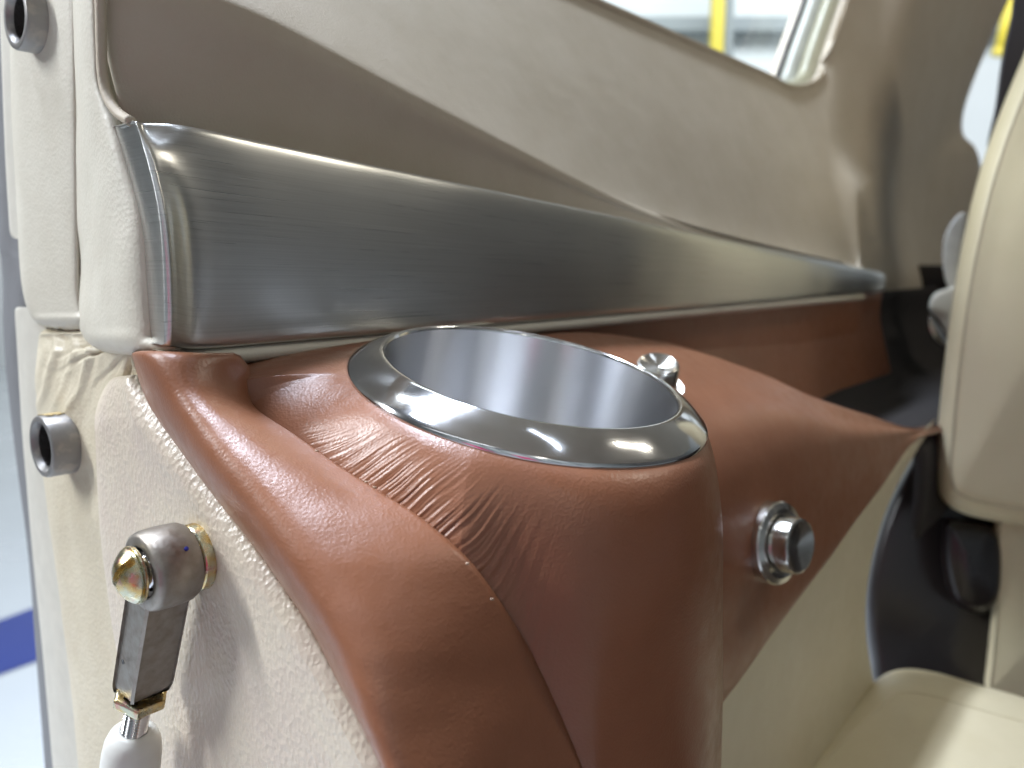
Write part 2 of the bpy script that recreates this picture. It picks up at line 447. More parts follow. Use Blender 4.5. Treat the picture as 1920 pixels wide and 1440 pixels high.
def arcprof(d0, d1, h, n=9):
    return [(d0 + (d1 - d0) * k / (n - 1), .0008 + h * math.sin(math.pi * k / (n - 1))) for k in range(n)]
sweep('window_return', [(-.001, -.001), (.001, .0002), (.045, .0004)], M['tan'])
sweep('window_seal', arcprof(.005, .020, .006), M['olive'])
sweep('window_seal', arcprof(.0205, .034, .005), M['greyrub'])
sweep('window_seal', arcprof(.0345, .039, .003), M['dark'])
g = []
for p in edge: g.append((p - NN * .0395 - UP * .002, p - NN * .0395 + UP * .25 - D * .02))
G = np.array([[tuple(x[0]) for x in g], [tuple(x[1]) for x in g]])
patch('window_pane', G, 0, 0, M['glass'], lin, solid=0)
# lip of padding below the trim
lip = [[W(a, n, z) for a in (.0885, .12, .2, .3, .4, .5, .6)] for n, z in ((-.194, -.0195), (-.183, -.0196), (-.1795, -.0215), (-.1805, -.0240), (-.186, -.0250), (-.196, -.0252))]
patch('padded_lip', lip, 24, 120, M['cream'], lin, solid=0)

# ------------------------------------------------------------------ door frame pads on the left
def rowsa(cols_by_row): return [[Pa(u, v, a) for u, v, a in r] for r in cols_by_row]
pad = empty('corner_pad', Pa(230, 655, .09), 'cream leather corner pad wrapping the door frame beside the metal trim', 'padding')
J1 = []
for v, l, r in ((-400, 129, 179), (-320, 131, 181), (-240, 132, 182), (-160, 134, 184), (-80, 136, 186), (0, 138, 188), (80, 138, 190), (150, 139, 193), (195, 140, 207), (232, 141, 222), (300, 142, 242), (400, 144, 270), (500, 145, 281), (570, 146, 285), (610, 150, 288), (638, 163, 292)):
    q = (v - 225) / 200
    wd = r - l
    J1.append([(l - 2, v, .100), (l, v, .0955), (l + .1 * wd, v, .0915), (l + .3 * wd, v, .0885), (l + .6 * wd, v, .0878), (l + .86 * wd, v, .0888), (r, v, .0912), (r + 4, v, .097), (r + 45, v, .1035)])
J1.append([(186, 655, .100), (188, 654, .0965), (205, 657, .0935), (230, 659, .0912), (265, 659, .0905), (320, 655, .0908), (336, 653, .093), (340, 652, .099), (350, 652, .105)])
J1.append([(190, 658, .106), (192, 658, .103), (207, 661, .1), (232, 662, .099), (267, 662, .099), (320, 657, .099), (337, 655, .1), (341, 654, .104), (351, 654, .108)])
def jd(G):
    z = G[..., 2]; x = G[..., 0]
    return .0007 * noise2(z * 22 + 3, x * 45, 3) + .0003 * noise2(z * 70, x * 90, 8)
patch('pad', rowsa(J1), 200, 70, M['cream'], pad, solid=.002, disp=jd)
# tan piping bead along the lining edge
bead = smooth_px([(180, -400), (182, -300), (184, -180), (186, -80), (188, 0), (190, 80), (193, 145), (203, 185), (222, 212), (246, 228)], 110)
tube('piping', [Pa(u, v, .0875) for u, v in bead], .0012, M['tan'], pad, 10)

def jamb(name, label, cat, rows_, m, nr, nc, disp=None, group=None, part='pad', solid=.002):
    e = empty(name, Pa(rows_[-1][2][0], rows_[-1][2][1], rows_[-1][2][2]), label, cat, group)
    patch(part, rowsa(rows_), nr, nc, m, e, solid=solid, disp=disp); return e
J2 = []
for v, l, r in ((-400, -27, 140), (-320, -18, 142), (-240, -9, 143), (-160, 0, 145), (-80, 8, 147), (0, 17, 147), (80, 20, 147), (230, 24, 148), (350, 31, 149), (450, 36, 150), (520, 41, 151), (560, 47, 153), (585, 55, 157), (600, 64, 162)):
    wd = r - l
    J2.append([(l, v, .103), (l + 2, v, .099), (l + .09 * wd, v, .0962), (l + .3 * wd, v, .0955), (l + .6 * wd, v, .0955), (l + .9 * wd, v, .0958), (r, v, .098), (r + 4, v, .103)])
J2.append([(72, 607, .104), (74, 607, .1015), (86, 610, .0992), (106, 613, .0985), (126, 615, .0985), (150, 616, .099), (166, 617, .1005), (170, 617, .104)])
J2.append([(74, 610, .108), (76, 610, .1065), (87, 613, .105), (107, 616, .104), (127, 618, .104), (150, 619, .104), (166, 620, .105), (170, 620, .108)])
def j2d(G): return .0005 * noise2(G[..., 2] * 16, G[..., 0] * 30, 11)
jamb('jamb_pad', 'cream leather door frame pad around the upper grey bushing', 'padding', J2, M['cream'], 130, 60, j2d)
J3 = []
for v, l, r in ((624, 76, 262), (634, 70, 268), (660, 67, 275), (700, 66, 278), (750, 66, 272), (850, 73, 262), (950, 88, 262), (1060, 103, 262), (1180, 119, 268), (1300, 134, 275), (1430, 146, 290), (1540, 158, 300)):
    wd = r - l; b = .002 if v < 640 else 0
    J3.append([(l, v, .1045), (l + 2, v, .1), (l + .1 * wd, v, .0970 + b), (l + .3 * wd, v, .0957 + b), (l + .55 * wd, v, .0957 + b), (l + .78 * wd, v, .0950 + b * .5), (l + .93 * wd, v, .0952), (r, v, .099)])
J3.insert(0, [(84, 618, .110), (86, 618, .106), (100, 617, .1035), (125, 618, .1025), (170, 620, .102), (215, 640, .100), (238, 648, .099), (252, 652, .102)])
G3 = fine(rowsa(J3), 260, 130)
_p = np.stack([960 + FPX * G3[..., 0] / (CT * G3[..., 1] - ST * G3[..., 2]), 720 - FPX * (ST * G3[..., 1] + CT * G3[..., 2]) / (CT * G3[..., 1] - ST * G3[..., 2])], -1)
def j3d(G):
    u, v = _p[..., 0], _p[..., 1]
    # creases fanning down from the gathered corner near (245, 665)
    dx, dy = 250 - u, v - 640; rr = np.hypot(dx, dy) + 1; th = np.arctan2(dy, dx)
    fan = np.maximum(0, noise1(th * 11 + noise1(rr / 50, 2) * .5, 21)) * np.exp(-((rr - 40) / 75) ** 2) * np.clip((rr - 14) / 30, 0, 1) * np.clip((v - 624) / 16, 0, 1)
    g = np.clip((v - 622) / 14, 0, 1) * np.exp(-((v - 640) / 110) ** 2) * noise1((u + (v - 640) * .22) / 11 + noise1(v / 60, 5) * .5, 31)
    soft = noise2(u / 26 + 4, v / 70, 41)
    dent = np.exp(-(((u - 118) / 40) ** 2 + ((v - 800) / 60) ** 2))
    return -.0012 * fan - .00055 * g + .00045 * soft * np.exp(-((v - 760) / 260) ** 2) - .0006 * dent
j3 = empty('lower_jamb_pad', Pa(120, 900, .096), 'wrinkled cream leather pad around the lower grey bushing', 'padding')
patch('pad', G3, 0, 0, M['cream2'], j3, solid=.002, disp=j3d)
jamb('edge_strip', 'narrow cream edge strip at the upper left, ending in a rounded corner', 'strip',
     [[(l - 1, v, .1035), (l, v, .1010), (l + .2 * (r - l), v, .1004), (r, v, .1006), (r + 20, v, .1012)] for v, l, r in ((-400, -43, -25), (-320, -34, -16), (-240, -25, -7), (-160, -16, 1), (-80, -8, 10), (0, -1, 18), (100, 3, 22), (300, 11, 30), (400, 17, 36), (430, 19, 38), (442, 22, 38), (447, 28, 40), (448, 30, 42))],
     M['strip'], 90, 24, part='strip', solid=.0008)
jamb('lower_edge_strip', 'long cream edge strip beside the wrinkled lower pad', 'strip',
     [[(l - 1, v, .1075), (l, v, .1058), (l + .2 * (r - l), v, .1050), (l + .55 * (r - l), v, .1046), (r + 20, v, .1055)] for v, l, r in ((576, 36, 60), (578, 31, 66), (590, 29, 70), (653, 33, 72), (740, 38, 75), (820, 43, 80), (900, 50, 88), (1050, 63, 106), (1237, 82, 130), (1440, 100, 150), (1540, 110, 160))],
     M['strip'], 130, 24, part='strip', solid=.0008)
se = []
for v, l in ((-400, -104), (-320, -93), (-240, -82), (-160, -71), (-80, -60), (60, -40), (200, -22), (330, -10), (453, 0), (487, 5), (530, 8), (587, 8), (640, 10), (703, 15), (803, 26), (900, 38), (1050, 57), (1219, 70), (1440, 87), (1540, 95)):
    k = 4 * math.sin((v - 470) / 60) if 400 < v < 640 else 0
    se.append([(l - 3, v, .1150), (l, v, .1110), (l + 10, v, .1085 + .0006 * k * .2), (l + 28, v, .1082 - .0007 * k * .3), (l + 60, v, .1085), (l + 100, v, .110)])
jamb('door_seal', 'grey rubber door seal along the outer edge of the door frame', 'seal', se, M['seal'], 150, 40, part='seal', solid=.003)


# ------------------------------------------------------------------ beige panel under the strut
BOR = [(249, 668), (258, 705), (290, 770), (345, 850), (400, 925), (460, 1005), (520, 1090), (580, 1180), (635, 1275), (685, 1370), (725, 1450), (765, 1545)]
CRE = [(300, 664), (325, 712), (368, 780), (428, 858), (490, 940), (552, 1022), (610, 1105), (662, 1192), (700, 1278), (732, 1365), (760, 1445), (790, 1545)]
SEA = [(440, 664), (438, 700), (462, 748), (520, 792), (590, 842), (665, 892), (735, 936), (800, 982), (868, 1050), (925, 1125), (975, 1205), (1030, 1315), (1078, 1425), (1125, 1545)]
SEA_A = ([640, 712, 1045, 1250, 1430, 1545], [.099, .100, .108, .118, .124, .128])
nb = 13
bor = smooth_px(BOR, nb); cre = smooth_px(CRE, nb); sea = smooth_px(SEA, nb)
bp = empty('door_post_panel', Pa(262, 1440, .09), 'grained glossy beige panel behind the strut end', 'panel')
LEF = [(212, 713), (188, 738), (183, 800), (185, 870), (188, 950), (194, 1030), (204, 1110), (217, 1200), (231, 1280), (246, 1360), (262, 1450), (275, 1540)]
BRB = [(258, 709), (275, 742), (315, 806), (360, 870), (405, 932), (460, 1005), (520, 1090), (580, 1180), (635, 1275), (685, 1370), (725, 1450), (765, 1545)]
lef = smooth_px(LEF, nb); brb = smooth_px(BRB, nb)
R = []
for i in range(nb):
    l, r = lef[i], brb[i]; wd = math.hypot(*(r - l))
    # distances in px from the right edge for the rolled rim
    def at(px_from_right): f = max(.05, 1 - px_from_right / wd); return l + (r - l) * f
    tpz = .0022 * max(0, 1 - i / 1.2)
    rr = [(l, .0955), (l + (r - l) * min(.05, 5 / wd), .0922), (l + (r - l) * .16, .0906), (l + (r - l) * .45, .0900), (at(max(74, wd * .3)) if wd > 120 else l + (r - l) * .55, .0893), (at(min(50, wd * .42)), .0885), (at(min(34, wd * .3)), .0886), (at(min(14, wd * .14)), .0895), (r + (2, -1), .0908), (r + (12, -6), .0945)]
    R.append([Pa(q[0], q[1], a + tpz) for q, a in rr])
R.insert(0, [p + D * .006 + UP * -.001 for p in R[0]])
def bd(G):
    return .0006 * noise2(G[..., 2] * 30 + 5, G[..., 0] * 40, 17)
patch('panel', R, 240, 130, M['beige'], bp, solid=0, disp=bd)

# ------------------------------------------------------------------ brown leather console
CC = np.array([.1608, -.1304, -.0320]); TILT = .249
con = empty('console', W(.16, -.13, -.17), 'brown leather side console with padded edge band and cup bulge', 'console')
Gb = []
tt = np.linspace(0, 1, 60)
for i in range(nb):
    b, c, s_ = bor[i], cre[i], sea[i]
    sa = itp(*SEA_A, s_[1])
    pb = np.array(Pa(*b, .0890)); pc = np.array(Pa(*c, .0838)); ps = np.array(Pa(*s_, sa))
    k = i / (nb - 1)
    wgt = 1.1 + 2.6 * max(0, k - .25)
    X = pc * (1 + 1 / wgt) - (pb + ps) / (2 * wgt)
    B0, B1, B2 = (1 - tt) ** 2, 2 * wgt * tt * (1 - tt), tt ** 2
    C = (B0[:, None] * pb + B1[:, None] * X + B2[:, None] * ps) / (B0 + B1 + B2)[:, None]
    C = resample(C, 100)
    d1 = C[-1] - C[-4]; d1 /= np.linalg.norm(d1)
    und = ps + np.array(D) * .006 - np.array(NN) * .004 - np.array(UP) * .004
    vd = pb / np.linalg.norm(pb); fr = pb + vd * .005
    Gb.append(np.vstack([fr, C, ps + d1 * .002 - np.array(UP) * .0008, und]))
first = Gb[0] * 1.05 - np.array(UP) * .0012
Gb = crom(np.array([first] + Gb), 230)
patch('edge_band', Gb, 0, 0, M['brown'], con, solid=0, disp=lambda G: .0003 * noise2(G[..., 0] * 60, G[..., 2] * 60, 5))
# --- cup pad: radial loft from the rim of the cup holder outwards
seam3 = [Pa(u, v, itp(*SEA_A, v)) for u, v in smooth_px(SEA[1:], 60)]
sanz = np.array([[p.dot(D), p.dot(NN), p.z] for p in seam3])
sphi = np.degrees(np.unwrap(np.arctan2(sanz[:, 1] - CC[1], sanz[:, 0] - CC[0])))
sphi = np.where(sphi < 0, sphi + 360, sphi)
PH0, PH1 = sphi.max(), sphi.min()
ordr = np.argsort(sphi)
phis = np.r_[np.linspace(-95, PH1, 170, endpoint=False), np.linspace(PH1, PH0, 820, endpoint=False), np.linspace(PH0, 265, 50)]
NS = 120; sv = np.linspace(0, 1, NS)
Gp = np.zeros((NS, len(phis), 3))
ARC = np.linalg.norm(np.diff(sanz, axis=0), axis=1).sum()
for j, ph in enumerate(phis):
    t = math.radians(ph); c, s_ = math.cos(t), math.sin(t)
    R0 = .0452
    tilt = math.atan(TILT)
    # circle on the tilted plane (tilt about the a axis)
    q0 = np.array([CC[0] + R0 * c, CC[1] + R0 * s_ * math.cos(tilt), CC[2] - R0 * s_ * math.sin(tilt)])
    d0 = np.array([c, s_ * math.cos(tilt), -s_ * math.sin(tilt)])
    if PH1 <= ph <= PH0:
        q1 = np.array([np.interp(ph, sphi[ordr], sanz[ordr, k]) for k in range(3)])
        ch = q1 - q0; L = np.linalg.norm(ch)
        f = np.clip((ph - PH1) / (PH0 - PH1), 0, 1)
        m0 = d0 * L * .55; m1 = ch * .9 + np.array([.35 * L, 0, -.55 * L]) * (1 - .3 * f)
        q1 = q1 + np.array([.0012, -.0005, -.0016])
    else:
        Rr = .0545
        zb = -.18
        qc = np.array([CC[0] + Rr * c, CC[1] + Rr * s_, zb])
        m0c = d0 * .022; m1c = np.array([0, 0, -.2])
        # towards the seam the lower end blends with the seam end
        if ph > 40:
            g = np.clip((ph - 40) / (PH1 - 40), 0, 1); g = g ** 3 * (10 - 15 * g + 6 * g * g)
            e = np.array([np.interp(PH1, sphi[ordr], sanz[ordr, k]) for k in range(3)]) + np.array([.0012, -.0005, -.0016])
            if ph < 180:
                q1 = qc * (1 - g) + e * g; ch = e - q0; L = np.linalg.norm(ch)
                m0 = m0c * (1 - g) + d0 * L * .55 * g; m1 = m1c * (1 - g) + (ch * .9 + np.array([.35 * L, 0, -.55 * L])) * g
            else:
                g = np.clip((ph - PH0) / 25, 0, 1)
                w0 = np.array([np.interp(PH0, sphi[ordr], sanz[ordr, k]) for k in range(3)])
                q1 = w0 * (1 - g) + np.array([max(.1, CC[0] + .07 * c), -.188, -.0225]) * g + np.array([.0012, -.0005, -.0016]); ch = q1 - q0; L = np.linalg.norm(ch)
                m0 = d0 * L * .7; m1 = ch * .9 + np.array([0, 0, -.2 * L])
        else:
            g = np.clip((-ph - 12) / 50, 0, 1); g = g * g * (3 - 2 * g)
            w1 = np.array([CC[0] + .075 * c, max(-.19, CC[1] + .06 * s_), -.038])
            q1 = qc * (1 - g) + w1 * g
            m0 = m0c; m1 = m1c * (1 - g) + np.array([.02 * c, .02 * s_, -.03]) * g
    S = sv
    h00 = 2 * S ** 3 - 3 * S ** 2 + 1; h10 = S ** 3 - 2 * S ** 2 + S; h01 = -2 * S ** 3 + 3 * S ** 2; h11 = S ** 3 - S ** 2
    Gp[:, j] = h00[:, None] * q0 + h10[:, None] * m0 + h01[:, None] * q1 + h11[:, None] * m1
pu = np.linspace(phis[0], phis[-1], 1800); dphi = pu[1] - pu[0]
Gu = np.stack([[np.interp(pu, phis, Gp[i, :, k]) for k in range(3)] for i in range(NS)]).transpose(0, 2, 1)
for cen, wid, sg in ((PH1, 20, 7.0), (PH0, 16, 4.0)):
    kr = np.exp(-.5 * (np.arange(-120, 121) * dphi / sg) ** 2); kr /= kr.sum()
    pad_ = np.pad(Gu, ((0, 0), (120, 120), (0, 0)), mode='edge')
    sm = np.stack([[np.convolve(pad_[i, :, k], kr, 'valid') for k in range(3)] for i in range(NS)]).transpose(0, 2, 1)
    wt = np.exp(-((pu - cen) / wid) ** 4)[None, :, None]
    if cen == PH0: wt = wt * np.clip(1.15 - sv[:, None, None], 0, 1)
    Gu = Gu * (1 - wt) + sm * wt
Gp = np.stack([[np.interp(phis, pu, Gu[i, :, k]) for k in range(3)] for i in range(NS)]).transpose(0, 2, 1)
Gw = Gp[..., :1] * np.array(D) + Gp[..., 1:2] * np.array(NN) + Gp[..., 2:] * np.array(UP)
nrm = normals(Gw)
if facecam(Gw): nrm = -nrm
# gathers: fine folds running from the seam towards the cup
x = np.interp(phis, [PH1, PH0], [0, 1])[None, :] * ARC; S2 = sv[:, None]
wob = noise2(np.broadcast_to(x * 60, Gw.shape[:2]), np.broadcast_to(S2 * 2.2, Gw.shape[:2]), 61) * .0007
X = x + wob + .030 * (1 - S2)
ridge = noise2(X / .00055, S2 * 2.6 + 0 * X, 71) * .6 + noise2(X / .0010, S2 * 2.0 + 0 * X, 72) * .6 + noise2(X / .0003, S2 * 5 + 0 * X, 73) * .15
alongm = np.interp(phis, [PH1 + 3, PH1 + 12, PH1 + 24, PH0 - 44, PH0 - 22, PH0 - 10], [0, .45, 1, 1, .25, 0])[None, :]
mask = np.clip((S2 - .22) / .6, 0, 1) ** 1.4 * alongm
Gw = Gw + nrm * (.00013 * ridge * mask + .0003 * noise2(Gw[..., 0] * 45, Gw[..., 2] * 45, 77) * np.clip(S2 * 3, 0, 1))[..., None]
v, f, uv = gridmesh(Gw, flip=facecam(Gw))
cp = mk('cup_pad', v, f, M['brown'], con, uv, solid=.0015)
# stitch specks in the seam
for ph_px in ((686, 903), (702, 913), (876, 1056), (922, 1123), (594, 845)):
    p = Pa(*ph_px, itp(*SEA_A, ph_px[1]) - .0012)
    tube('stitch', [p - D * .0003, p + (D * .0004 - UP * .0002)], .00022, plain('pale_thread', (.5, .36, .26), .6), cp, 6)
# back board of the console against the wall, under the trim
patch('back_board', [[W(a, -.1885 - .002 * (z < -.03), z) for a in (.091, .15, .25, .4, .62)] for z in (-.019, -.03, -.07, -.12)], 12, 40, M['brown'], con, solid=0)
# --- rear block with the button
rear = []
RA = [.206, .225, .25, .28, .31, .345, .385, .43, .475, .52, .58, .68]
def rc(ys): return [itp(RA, ys, a) for a in RA]
for a in RA:
    cz = itp([.19, .25, .30, .34, .39, .475, .56], [-.0235, -.026, -.032, -.0455, -.066, -.0885, -.101], a)
    cn = itp([.19, .25, .30, .34, .39, .475, .56], [-.178, -.175, -.170, -.152, -.131, -.1165, -.113], a)
    bz = itp([.19, .494, .56], [-.161, -.0925, -.0775], a)
    bz = min(bz, cz - .004)
    fz = lambda q: cz + (bz - cz) * q
    dep = itp([.19, .26, .34, .45, .56], [.0, .004, .03, .045, .05], a)
    wn = -.190
    rear.append([W(a, wn - .002, -.014), W(a, wn, -.0215), W(a, wn + .0005, -.0225 - dep * .55), W(a, wn + (cn - wn) * .35, min(cz, -.024) - dep * .52), W(a, wn + (cn - wn) * .75, cz - dep * .22),
                 W(a, cn - .002, cz - .0012), W(a, cn + .002, cz - .0003),
                 W(a, cn + (-.112 - cn) * .45, fz(.13)), W(a, cn + (-.112 - cn) * .82, fz(.27)), W(a, -.1125, fz(.5)), W(a, -.111, fz(.8)), W(a, -.1115, bz), W(a, -.116, bz - .002)])
rear = [list(r) for r in zip(*rear)]
rp = patch('button_panel', rear, 150, 190, M['brown'], con, solid=0, disp=lambda G: .0002 * noise2(G[..., 0] * 50, G[..., 2] * 50, 9))
# ------------------------------------------------------------------ cup holder
axis = (NN * TILT + UP).normalized()
cuo = W(*CC)
rot = frame(Vector((0, 0, 0)), axis, D).to_3x3()
cup = empty('cup_holder', cuo, 'polished steel cup holder ring set into the brown console', 'cup holder', rot=rot)
Rb, Rc, H = .047, .0388, .0055
prof = [(Rb - .0012, -.0012), (Rb - .0003, -.0008), (Rb, -.0002), (Rb - .0002, .0004)]
for k in range(1, 14):
    q = k / 14; prof.append((Rb + (Rc + .0003 - Rb) * q, .0004 + (H - .0005) * (q + .10 * math.sin(math.pi * q))))
prof += [(Rc + .0002, H - .00005), (Rc - .0002, H), (Rc - .0007, H - .0003), (Rc - .0009, H - .001)]
lathe('rim', prof, M['polish'], cup, 160, sharp=50)
wall = [(Rc - .0009, H - .001), (Rc - .0012, H - .006), (Rc - .0014, -.02), (Rc - .0016, -.05), (Rc - .0018, -.062), (Rc - .005, -.0665), (Rc - .02, -.067), (.0005, -.067)]
lathe('cup', wall, M['cupwall'], cup, 160, sharp=60)
# ------------------------------------------------------------------ push buttons
def push_button(loc, nrm_, R1, R2, Hh, label, neck=True):
    rot = frame(Vector((0, 0, 0)), nrm_, UP).to_3x3()
    e = empty('push_button', loc, label, 'button', 'steel push buttons', rot=rot)
    lathe('bezel', [(R1 - .0001, -.006), (R1, .0004), (R1 - .0004, .0011), (R2 + .0025, .0019), (R2 + .0008, .0016), (R2 + .0006, .0002), (R2 - .001, 0)], M['button'], e, 96, sharp=30)
    e_ = .0006 if neck else 0
    lathe('cap', [(R2 - e_, -.003), (R2 - e_, .0006), (R2 - e_, .0012), (R2, .0020), (R2, Hh - .0012), (R2 - .0004, Hh - .0003), (R2 - .0012, Hh), (R2 * .66, Hh - .0007), (R2 * .33, Hh - .0013), (.0001, Hh - .0015)], M['button'], e, 96, sharp=30)
    return e
bn = (NN * .98 - D * .15 + UP * .12).normalized()
bl = Pn(1460, 1018, -.1068)
push_button(bl, bn, .0150, .0100, .0088, 'steel push button with round bezel on the brown panel')
kb = Pn(1226, 712, -.146)
push_button(kb - UP * .0045 + D * .001, (NN * .30 + UP * .9 - D * .38), .0090, .0076, .0125, 'small steel knob peeking out behind the cup holder', False)

# ------------------------------------------------------------------ brushed metal trim
tr = empty('trim_panel', W(.1, -.18, TRB), 'brushed metal trim panel tapering along the cabin wall', 'trim')
c0 = smooth_px([(212, 240), (232, 300), (254, 370), (268, 440), (275, 540), (284, 641)], 9)
c1 = smooth_px([(256, 229), (276, 300), (293, 370), (303, 450), (307, 550), (308, 645)], 9)
colsT = [[Pa(u, v, .0915) for u, v in c0], [Pa(u, v, .0892) for u, v in c0 + (1.5, 0)], [Pa(u, v, .0868) for u, v in c0 * .06 + c1 * .94], [Pa(u, v, .0862) for u, v in c1]]
def facecol(a, dn=0):
    t0, b0 = trim_top(a), TRB
    out = []
    for k in range(9):
        q = k / 8
        out.append(W(a, -.1785 + .0006 * math.sin(math.pi * q) - .0010 * (1 - q) ** 4 + dn, t0 + (b0 - t0) * q))
    return out
g1 = smooth_px([(266, 231), (288, 300), (306, 370), (317, 450), (322, 550), (323, 646)], 9)
g2 = smooth_px([(276, 233), (298, 300), (316, 370), (326, 450), (330, 550), (331, 646)], 9)
f1 = facecol(.1)
colsT.append([Pa(u, v, .0872) - NN * .0002 for u, v in g1])
colsT.append([Pa(u, v, .0888) - NN * .0004 for u, v in g2])
for a in (.098, .12, .16, .22, .29, .36, .43, .50, .57, .63): colsT.append(facecol(a))
colsT.append(facecol(.658, -.006)); colsT.append(facecol(.672, -.03))
full = []
for i, c in enumerate(colsT):
    top, bot = c[0], c[-1]
    back = NN * (-.010 if i > 3 else -.0012)
    e = .0016 if i > 3 else .0006
    first = [top + back + UP * .0002, top + NN * -.0025 + UP * .0004, top + NN * -.0009 + UP * .0002 , top - UP * e]
    last = [bot + UP * e, bot + NN * -.0009 - UP * .0002, bot + NN * -.0025 - UP * .0004, bot + back - UP * .0002]
    full.append(first + c[1:-1] + last)
rowsT = [list(r) for r in zip(*full)]
Gt = fine(rowsT, 110, 330)
v, f, uv = gridmesh(Gt, flip=facecam(Gt))
mk('plate', v, f, M['brushed'], tr, uv, solid=0)

# ------------------------------------------------------------------ latch bushings
def bushing(face, R_, L, label, glue=False):
    rot = frame(Vector((0, 0, 0)), -D, UP).to_3x3()
    e = empty('latch_bushing', face + D * L, label, 'bushing', 'door latch bushings', rot=rot)
    lathe('sleeve', [(R_, -.004), (R_, L - .0008), (R_ - .0003, L - .0002), (R_ - .0009, L), (R_ - .0018, L - .0001), (R_ - .0026, L - .0012), (R_ - .0029, L - .003), (R_ - .003, -.004)], M['grey'], e, 72, sharp=40)
    lathe('bore', [(R_ - .0031, L - .0018), (R_ - .0034, L - .006), (R_ - .0036, -.006), (.0002, -.006)], M['bore'], e, 48, sharp=40)
    if glue:
        # dried glue smear on top of the sleeve
        G = []
        for i in range(14):
            h = L - .0012 - i * .0004
            G.append([(R_ * 1.012 * math.cos(t), R_ * 1.012 * math.sin(t), h + .0006 * math.sin(9 * t + i)) for t in np.linspace(-.15 - .05 * (i % 3), .62 + .07 * math.sin(i * 2.1), 14)])
        vv, ff, u_ = gridmesh(np.array(G)); mk('glue_smear', vv, ff, M['glue'], e, u_, local=True, solid=.0002)
    return e
bushing(Pn(76, 838, -.2585), .0094, .0095, 'grey metal bushing in the wrinkled lower pad, with a dark greasy bore', True)
bushing(Pn(27, 30, -.255), .0088, .0085, 'grey metal bushing cut off by the top left corner')

# ------------------------------------------------------------------ strut with rod end
AX = .0805
ctr = Pa(306, 1062, AX)
nutp = Pa(266, 1294, AX + .0003); thr0 = Pa(263, 1312, AX); thr1 = Pa(252, 1368, AX - .0002); cyl1 = Pa(232, 1560, AX - .0005)
strut = empty('gas_strut', cyl1, 'door strut with metal rod end and white plastic cylinder', 'strut')
F0 = frame(ctr, -D, UP)
Rh, Wd = .0090, .0052
hb = lathe('rod_end', [(Rh - .0034, Wd - .0006), (Rh - .0030, Wd), (Rh - .0012, Wd), (Rh - .0004, Wd - .0005), (Rh, Wd - .0016), (Rh + .0002, 0), (Rh, -Wd + .0012), (Rh - .0006, -Wd), (Rh - .0030, -Wd), (Rh - .0034, -Wd + .0006), (Rh - .0034, Wd - .0006)], M['dull'], strut, 72, local=False, frame=F0, sharp=45)
lathe('ball', [(.0030, .0058), (.0036, .0052), (.0050, .0032), (.0056, 0), (.0050, -.0032), (.0036, -.0052)], M['chrome'], strut, 48, local=False, frame=F0, cap0=True, cap1=True)
# shank: squared bar under the ring
dn = (nutp - ctr).normalized(); L = (nutp - ctr).length
def shank_ring(h, wn, wa):
    c = ctr + dn * h
    c2 = .0006
    pts = []
    for sx, sy in ((-1, -1), (-1, 1), (1, 1), (1, -1)):
        for q in ((0, c2), (c2, 0)) if (sx * sy > 0) else ((c2, 0), (0, c2)):
            pts.append(c + NN * (sx * (wn - q[0])) + D * (sy * (wa - q[1])))
    return pts
vv = []
hs = [(.004, .0050, .0046), (.0078, .0052, .0048), (.0088, .0054, .0052), (L - .003, .0054, .0052), (L - .0016, .0053, .0051), (L, .0050, .0048)]
for h in hs: vv += shank_ring(*h)
ff = []
for i in range(len(hs) - 1):
    for k in range(8): l = (k + 1) % 8; ff.append((i * 8 + k, i * 8 + l, (i + 1) * 8 + l, (i + 1) * 8 + k))
ff.append(list(range(8))[::-1]); ff.append([(len(hs) - 1) * 8 + k for k in range(8)])
shk = mk('shank', vv, ff, M['dull'], strut, smooth=False)
hole = ctr + dn * (L * .70) - D * .00525 - NN * .0012
lathe('grease_hole', [(.0006, .0), (.0006, .0001)], M['bore'], shk, 16, local=False, frame=frame(hole, -D, UP), cap1=True)
# blue ink mark on the rod end
ip = ctr + (NN * .80 + UP * .60).normalized() * (Rh + .00025) + D * .0012
ip = ctr + (NN * math.cos(.62) + UP * math.sin(.62)) * (Rh + .0001) - D * -.0018
lathe('ink_mark', [(.0005, 0), (.0005, .0002), (.0003, .0003)], M['blue'], hb, 16, local=False, frame=frame(ip, (NN * math.cos(.62) + UP * math.sin(.62)), D), cap1=True)
# jam nut
def nutmesh(c, ax, R_, h, xref):
    Fm = frame(c, ax, xref); v = []
    for hh, k_ in ((0, .93), (h * .15, 1), (h * .85, 1), (h, .93)):
        for i in range(6): t = math.radians(60 * i); v.append(Fm @ Vector((R_ * k_ * math.cos(t), R_ * k_ * math.sin(t), hh)))
    f = [list(range(6))[::-1], [18 + i for i in range(6)]]
    for j in range(3):
        for i in range(6): k = (i + 1) % 6; f.append((j * 6 + i, j * 6 + k, j * 6 + 6 + k, j * 6 + 6 + i))
    return v, f
view = -ctr.normalized()
v, f = nutmesh(nutp, dn, .0066, .0030, view)
mk('jam_nut', v, f, M['zinc'], strut, smooth=False, bevel=.0003)
# thread
td = (thr1 - nutp).normalized(); TL = (thr1 - nutp).length + .004
Ft = frame(nutp, td, NN)
pr = []; pitch = .00095
n_ = int(TL / pitch)
for i in range(n_):
    pr += [(.00305, i * pitch), (.00245, (i + .5) * pitch)]
lathe('threaded_rod', pr, M['chrome'], strut, 40, local=False, frame=Ft, sharp=20)
